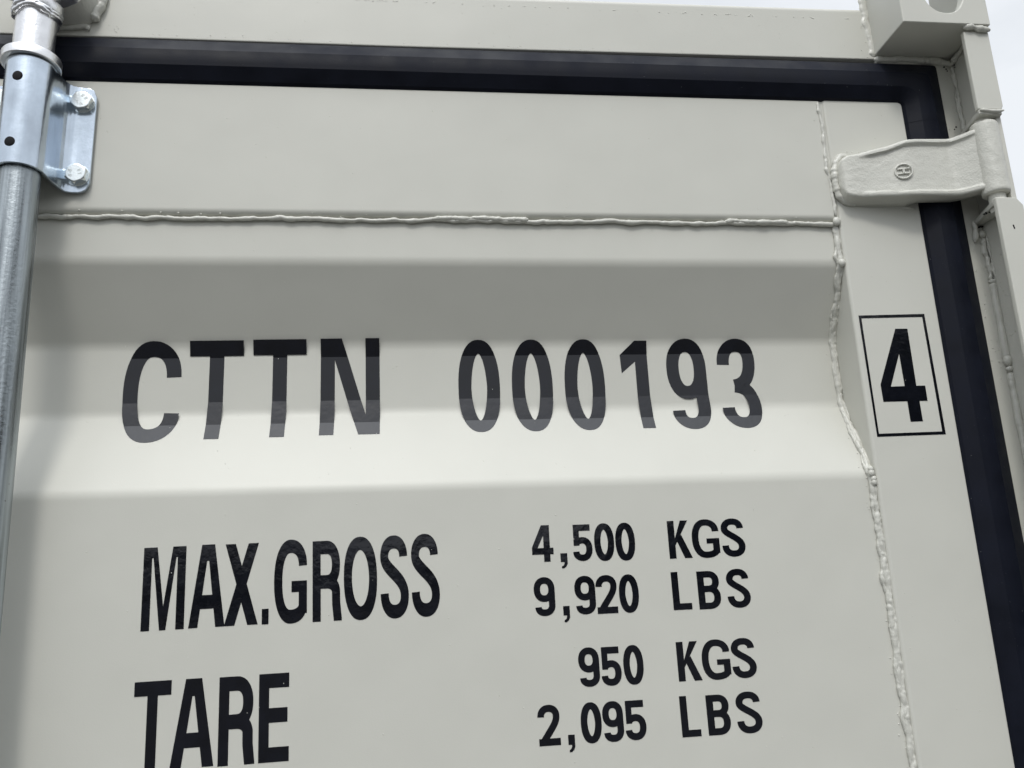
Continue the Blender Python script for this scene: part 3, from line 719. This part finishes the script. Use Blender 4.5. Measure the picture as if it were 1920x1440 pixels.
# ---- lock rod, guide bracket and cam
RX, RY = -.3603, -.0350
tm = MB(); rr = .0175
tm.lathe(RX, RY, [(rr-.002, ZB), (rr, ZB+.002)]+[(rr, ZB+.01+(.508-ZB)*i/40) for i in range(41)], 48)
tm.v = [(x+max(0, .40-z)*.0122, y, z) for x, y, z in tm.v]
rod = tm.build('lock_rod', m_galv, root, smooth=True)
tm = MB(); tm.lathe(RX-.0005, RY, [(.0181, .508), (.0181, .554), (.0181, .576)], 48); tm.build('rod_end_tube', m_bright, rod, smooth=True)
tm = MB(); tm.lathe(RX-.0008, RY, [(.0183, .5152), (.0256, .5152), (.0263, .5158), (.0265, .5229), (.0258, .5244), (.0244, .5251), (.0183, .5253)], 56); tm.build('rod_collar', m_bright, rod, smooth=True).data.set_sharp_from_angle(angle=math.radians(28))
# saddle: folded strap round the rod with a bolted ear on the right (and left)
def saddle_path(sgn):
    p = []
    for i in range(13):
        a = math.radians(90-90*i/12*.93); p.append((math.cos(a)*.0218, -.0352-math.sin(a)*.0218))
    p = [(x, y) for x, y in p]
    p += [(.0219, -.0290), (.0222, -.0235), (.0229, -.0185), (.0243, -.0138), (.0263, -.0100), (.0288, -.0074), (.0318, -.0059), (.0350, -.0052), (.0400, -.0050), (.0503, -.0050)]
    return [(RX+sgn*x, y) for x, y in p]
full = saddle_path(-1)[::-1][:-1]+saddle_path(1)
sm_ = MB(); fr, bk = [], []; th_ = .0030; Z0, Z1 = .4025, .5145
def ear(x):   # top and bottom heights of the strap along its width
    d = abs(x-RX); zt, zb = Z1, Z0
    t = min(1, max(0, (d-.022)/.008)); t = t*t*(3-2*t)
    zt += -.0005*t; zb += -.0035*t
    e = (d-(.0503-.0110))/.0110
    if e > 0: c = .0110*(1-math.sqrt(max(0, 1-min(1, e)**2))); zt -= c; zb += c
    return zt, zb
fine = []
for a, b in zip(full, full[1:]): fine += [(a[0]+(b[0]-a[0])*i/3, a[1]+(b[1]-a[1])*i/3) for i in range(3)]
fine.append(full[-1])
NZ = 18
for i, (x, y) in enumerate(fine):
    a = fine[max(i-1, 0)]; b = fine[min(i+1, len(fine)-1)]; d = Vector((b[0]-a[0], b[1]-a[1])).normalized(); n = Vector((d.y, -d.x))
    if n.y > 0 and abs(n.y) > .3: n = -n
    
    zt, zb = ear(x)
    fr.append([(x, y, zt+(zb-zt)*j/NZ) for j in range(NZ+1)])
    inn_ = Vector((d.y, -d.x)); inn_ = -inn_ if inn_.dot(Vector((x, y))-Vector((RX, -.035))) > 0 and y < -.015 else inn_
    if y >= -.015: inn_ = Vector((-(1 if x > RX else -1)*abs(d.y), abs(d.x)))
    bk.append([(x+inn_.x*th_, y+inn_.y*th_, zt+(zb-zt)*j/NZ) for j in range(NZ+1)])
sm_.strip(fr); sm_.strip(bk)
sm_.strip([[fr[i][0], bk[i][0]] for i in range(len(fr))]); sm_.strip([[fr[i][-1], bk[i][-1]] for i in range(len(fr))])
sm_.strip([fr[0], bk[0]]); sm_.strip([fr[-1], bk[-1]])
bracket = sm_.build('rod_bracket', m_zinc, root, smooth=True)
_b = bmesh.new(); _b.from_mesh(bracket.data); bmesh.ops.remove_doubles(_b, verts=_b.verts, dist=.00002); bmesh.ops.recalc_face_normals(_b, faces=_b.faces); _b.to_mesh(bracket.data); _b.free()
bracket.data.set_sharp_from_angle(angle=math.radians(60))
bv = bracket.modifiers.new('bevel', 'BEVEL'); bv.width = .0007; bv.segments = 2; bv.limit_method = 'ANGLE'; bv.angle_limit = math.radians(60); bv.harden_normals = True
for px_, pz_ in ((-.3620, .4914), (-.3623, .4233)):
    pgm = MB(); fx = lambda x: -.0352-math.sqrt(max(0, .0218**2-(x-RX)**2))
    rows = []
    for r, dy in ((.0001, -.0011), (.0034, -.0010), (.0046, -.0006), (.0051, .0010)):
        rows.append([(px_+r*math.cos(2*math.pi*j/24), fx(px_+r*math.cos(2*math.pi*j/24))+dy, pz_+r*math.sin(2*math.pi*j/24)) for j in range(24)])
    pgm.strip(rows, closed=True); pgm.build('bracket_plug', m_plug, bracket, smooth=True)
def bolt(cx, cz, rot, texts):
    y0 = -.0052; m = MB()
    m.strip([[(cx+r*math.cos(2*math.pi*j/32), y, cz+r*math.sin(2*math.pi*j/32)) for j in range(32)] for r, y in ((.0112, y0+.001), (.0112, y0-.0005), (.0110, y0-.0008), (.003, y0-.0008))], closed=True)
    hexr = .0106
    def hp_(a): # hexagon radius
        k = (math.degrees(a)-rot) % 60-30; return hexr*math.cos(math.radians(30))/math.cos(math.radians(k))
    rows = []
    for (lim, y) in ((9, y0-.0008), (9, y0-.0064), (.0097, y0-.0070), (.0086, y0-.0074), (.0080, y0-.0074), (.0002, y0-.0074)):
        rows.append([(cx+min(hp_(2*math.pi*j/72), lim)*math.cos(2*math.pi*j/72), y, cz+min(hp_(2*math.pi*j/72), lim)*math.sin(2*math.pi*j/72)) for j in range(72)])
    m.strip(rows, closed=True)
    items = []
    for ch, u, v, rt_ in texts:
        w_, h_ = (2.2, 3.4) if ch != '.' else (.5, .5); P = []; a = math.radians(rt_)
        for p in glyph(ch, w_, h_, .42, .42):
            P.append([(cx*1000+u*1.2+(q-w_/2)*math.cos(a)-(r-h_/2)*math.sin(a), cz*1000+v*1.2+(q-w_/2)*math.sin(a)+(r-h_/2)*math.cos(a)) for q, r in p])
        items.append(P)
    nf = len(m.f); letters(items, None, lambda x, z: (x*MM, y0-.0076, z*MM), [], None, None, m=m)
    b = m.build('bracket_bolt', m_bolt, bracket, smooth=True); b.data.materials.append(m_dark)
    for p in b.data.polygons[nf:]: p.material_index = 1
bolt(-.3225, .4960, 10, [('V', .9, -4.2, 60), ('T', -2.2, -2.6, 20), ('8', 1.6, 3.6, 130), ('8', 4.2, 1.2, 130)])
bolt(-.3214, .4167, 25, [('V', 3.0, 2.1, -75), ('T', 3.7, -1.0, -75), ('8', -3.9, 1.6, 75), ('.', -3.3, -.2, 75), ('8', -3.6, -2.6, 75)])
bolt(-.3985, .4955, 40, [('V', .9, -4.2, 60), ('T', -2.2, -2.6, 20)]); bolt(-.3988, .4165, 5, [('V', 3.0, 2.1, -75), ('T', 3.7, -1.0, -75)])
# cam at the rod end: bright casting with a ragged weld to the tube, wings either side
cmb = MB()
cmb.lathe(RX, RY, [(.0194, .5695), (.0218, .5770), (.0218, .5870), (.0193, .6000), (.0183, .65)], 32)
cmb.extrude_poly([(-.3532, .5753), (-.3456, .5799), (-.3354, .5834), (-.3252, .5885), (-.3217, .5931), (-.3232, .6017), (-.3354, .6098), (-.3557, .6139)], lambda a, b: (a, -.0480, b), lambda a, b: (a, -.0320, b+.001))
cmb.extrude_poly([(-.3578, .5773), (-.3720, .5834), (-.3883, .5885), (-.4086, .5910), (-.4086, .6098), (-.3557, .6139)], lambda a, b: (a, -.0510, b), lambda a, b: (a, -.0330, b+.001))
camo = cmb.build('rod_cam', m_bright, root, bevel=.0022, segs=3)
wm = MB()
ringp = [(RX-.0005+.0191*math.cos(math.radians(a)), RY+.0191*math.sin(math.radians(a)), .5702+.0022*math.sin(math.radians(a*3))) for a in range(-200, 160, 6)]
wm.bead(ringp, .0030, 81, amp=.3, ripple=.2, rip_len=.005); wm.bead([(p[0], p[1], p[2]+.003) for p in ringp], .0034, 82, amp=.25, ripple=.15, rip_len=.009)
wm.build('weld_bead', m_bright, camo, smooth=True)
# painted cam keeper on the header, behind the cam
kb = MB()
kp_ = [(-.3840, .592), (-.3800, .5850), (-.3320, .5860), (-.3215, .592), (-.3150, .606), (-.3110, .66), (-.3840, .66)]
kb.extrude_poly(kp_, lambda a, b: (-.348+(a+.348)*.86, -.026, .66+(b-.66)*.84), lambda a, b: (a, 0, b))
keeper = kb.build('cam_keeper', m_cast, root, bevel=.002, segs=3)
wm = MB()
wm.bead([(-.3105, -.003, .67), (-.3118, -.0035, .63), (-.3160, -.004, .607), (-.3215, -.004, .5925)], .0052, 91, amp=.10, wob=.0010)
wm.bead([(-.3240, -.002, .5875), (-.3400, -.0018, .5845), (-.360, -.0018, .5835), (-.3840, -.003, .5850)], .0026, 92, amp=.2)
wm.ball((-.3262, -.0025, .5850), .0026, (1, .8, 1.2), 12, 8); wm.ball((-.3860, -.004, .5870), .0060, (1.1, .8, 1), 12, 8)
wm.spatter([(-.315, 0, .585), (-.295, 0, .585)], 6, .003, .0004, .0008, 3)
wm.build('weld_bead', m_weld, keeper, smooth=True)

# ---- rest of the body: side walls, roof and floor of the container
bw = MB()
bw.box(.6195, .6285, .1405, 2.3, ZB-.18, .5840); bw.box(XL-.06, XL-.05, .05, 2.3, ZB-.18, .640); bw.box(XL-.05, .6190, 2.29, 2.3, ZB-.18, .640)
bw.build('side_wall', m_paint, root)
bw = MB(); bw.box(XL-.0498, .6190, .13, 2.288, .630, .638); bw.build('roof', m_paint, root)
bw = MB(); bw.box(XL-.0498, .6190, .06, 2.288, ZB-.18, ZB-.06); bw.build('floor', m_paint, root)
bw = MB(); bw.box(XL-.0495, XL-.0005, .0015, .049, ZB-.18, .5765); bw.build('corner_post', m_paint, root, bevel=.002)
bw = MB(); bw.box(XL-.0495, .6188, .06, .065, ZB-.05, .5760); bw.build('inner_lining', m_paint, root)
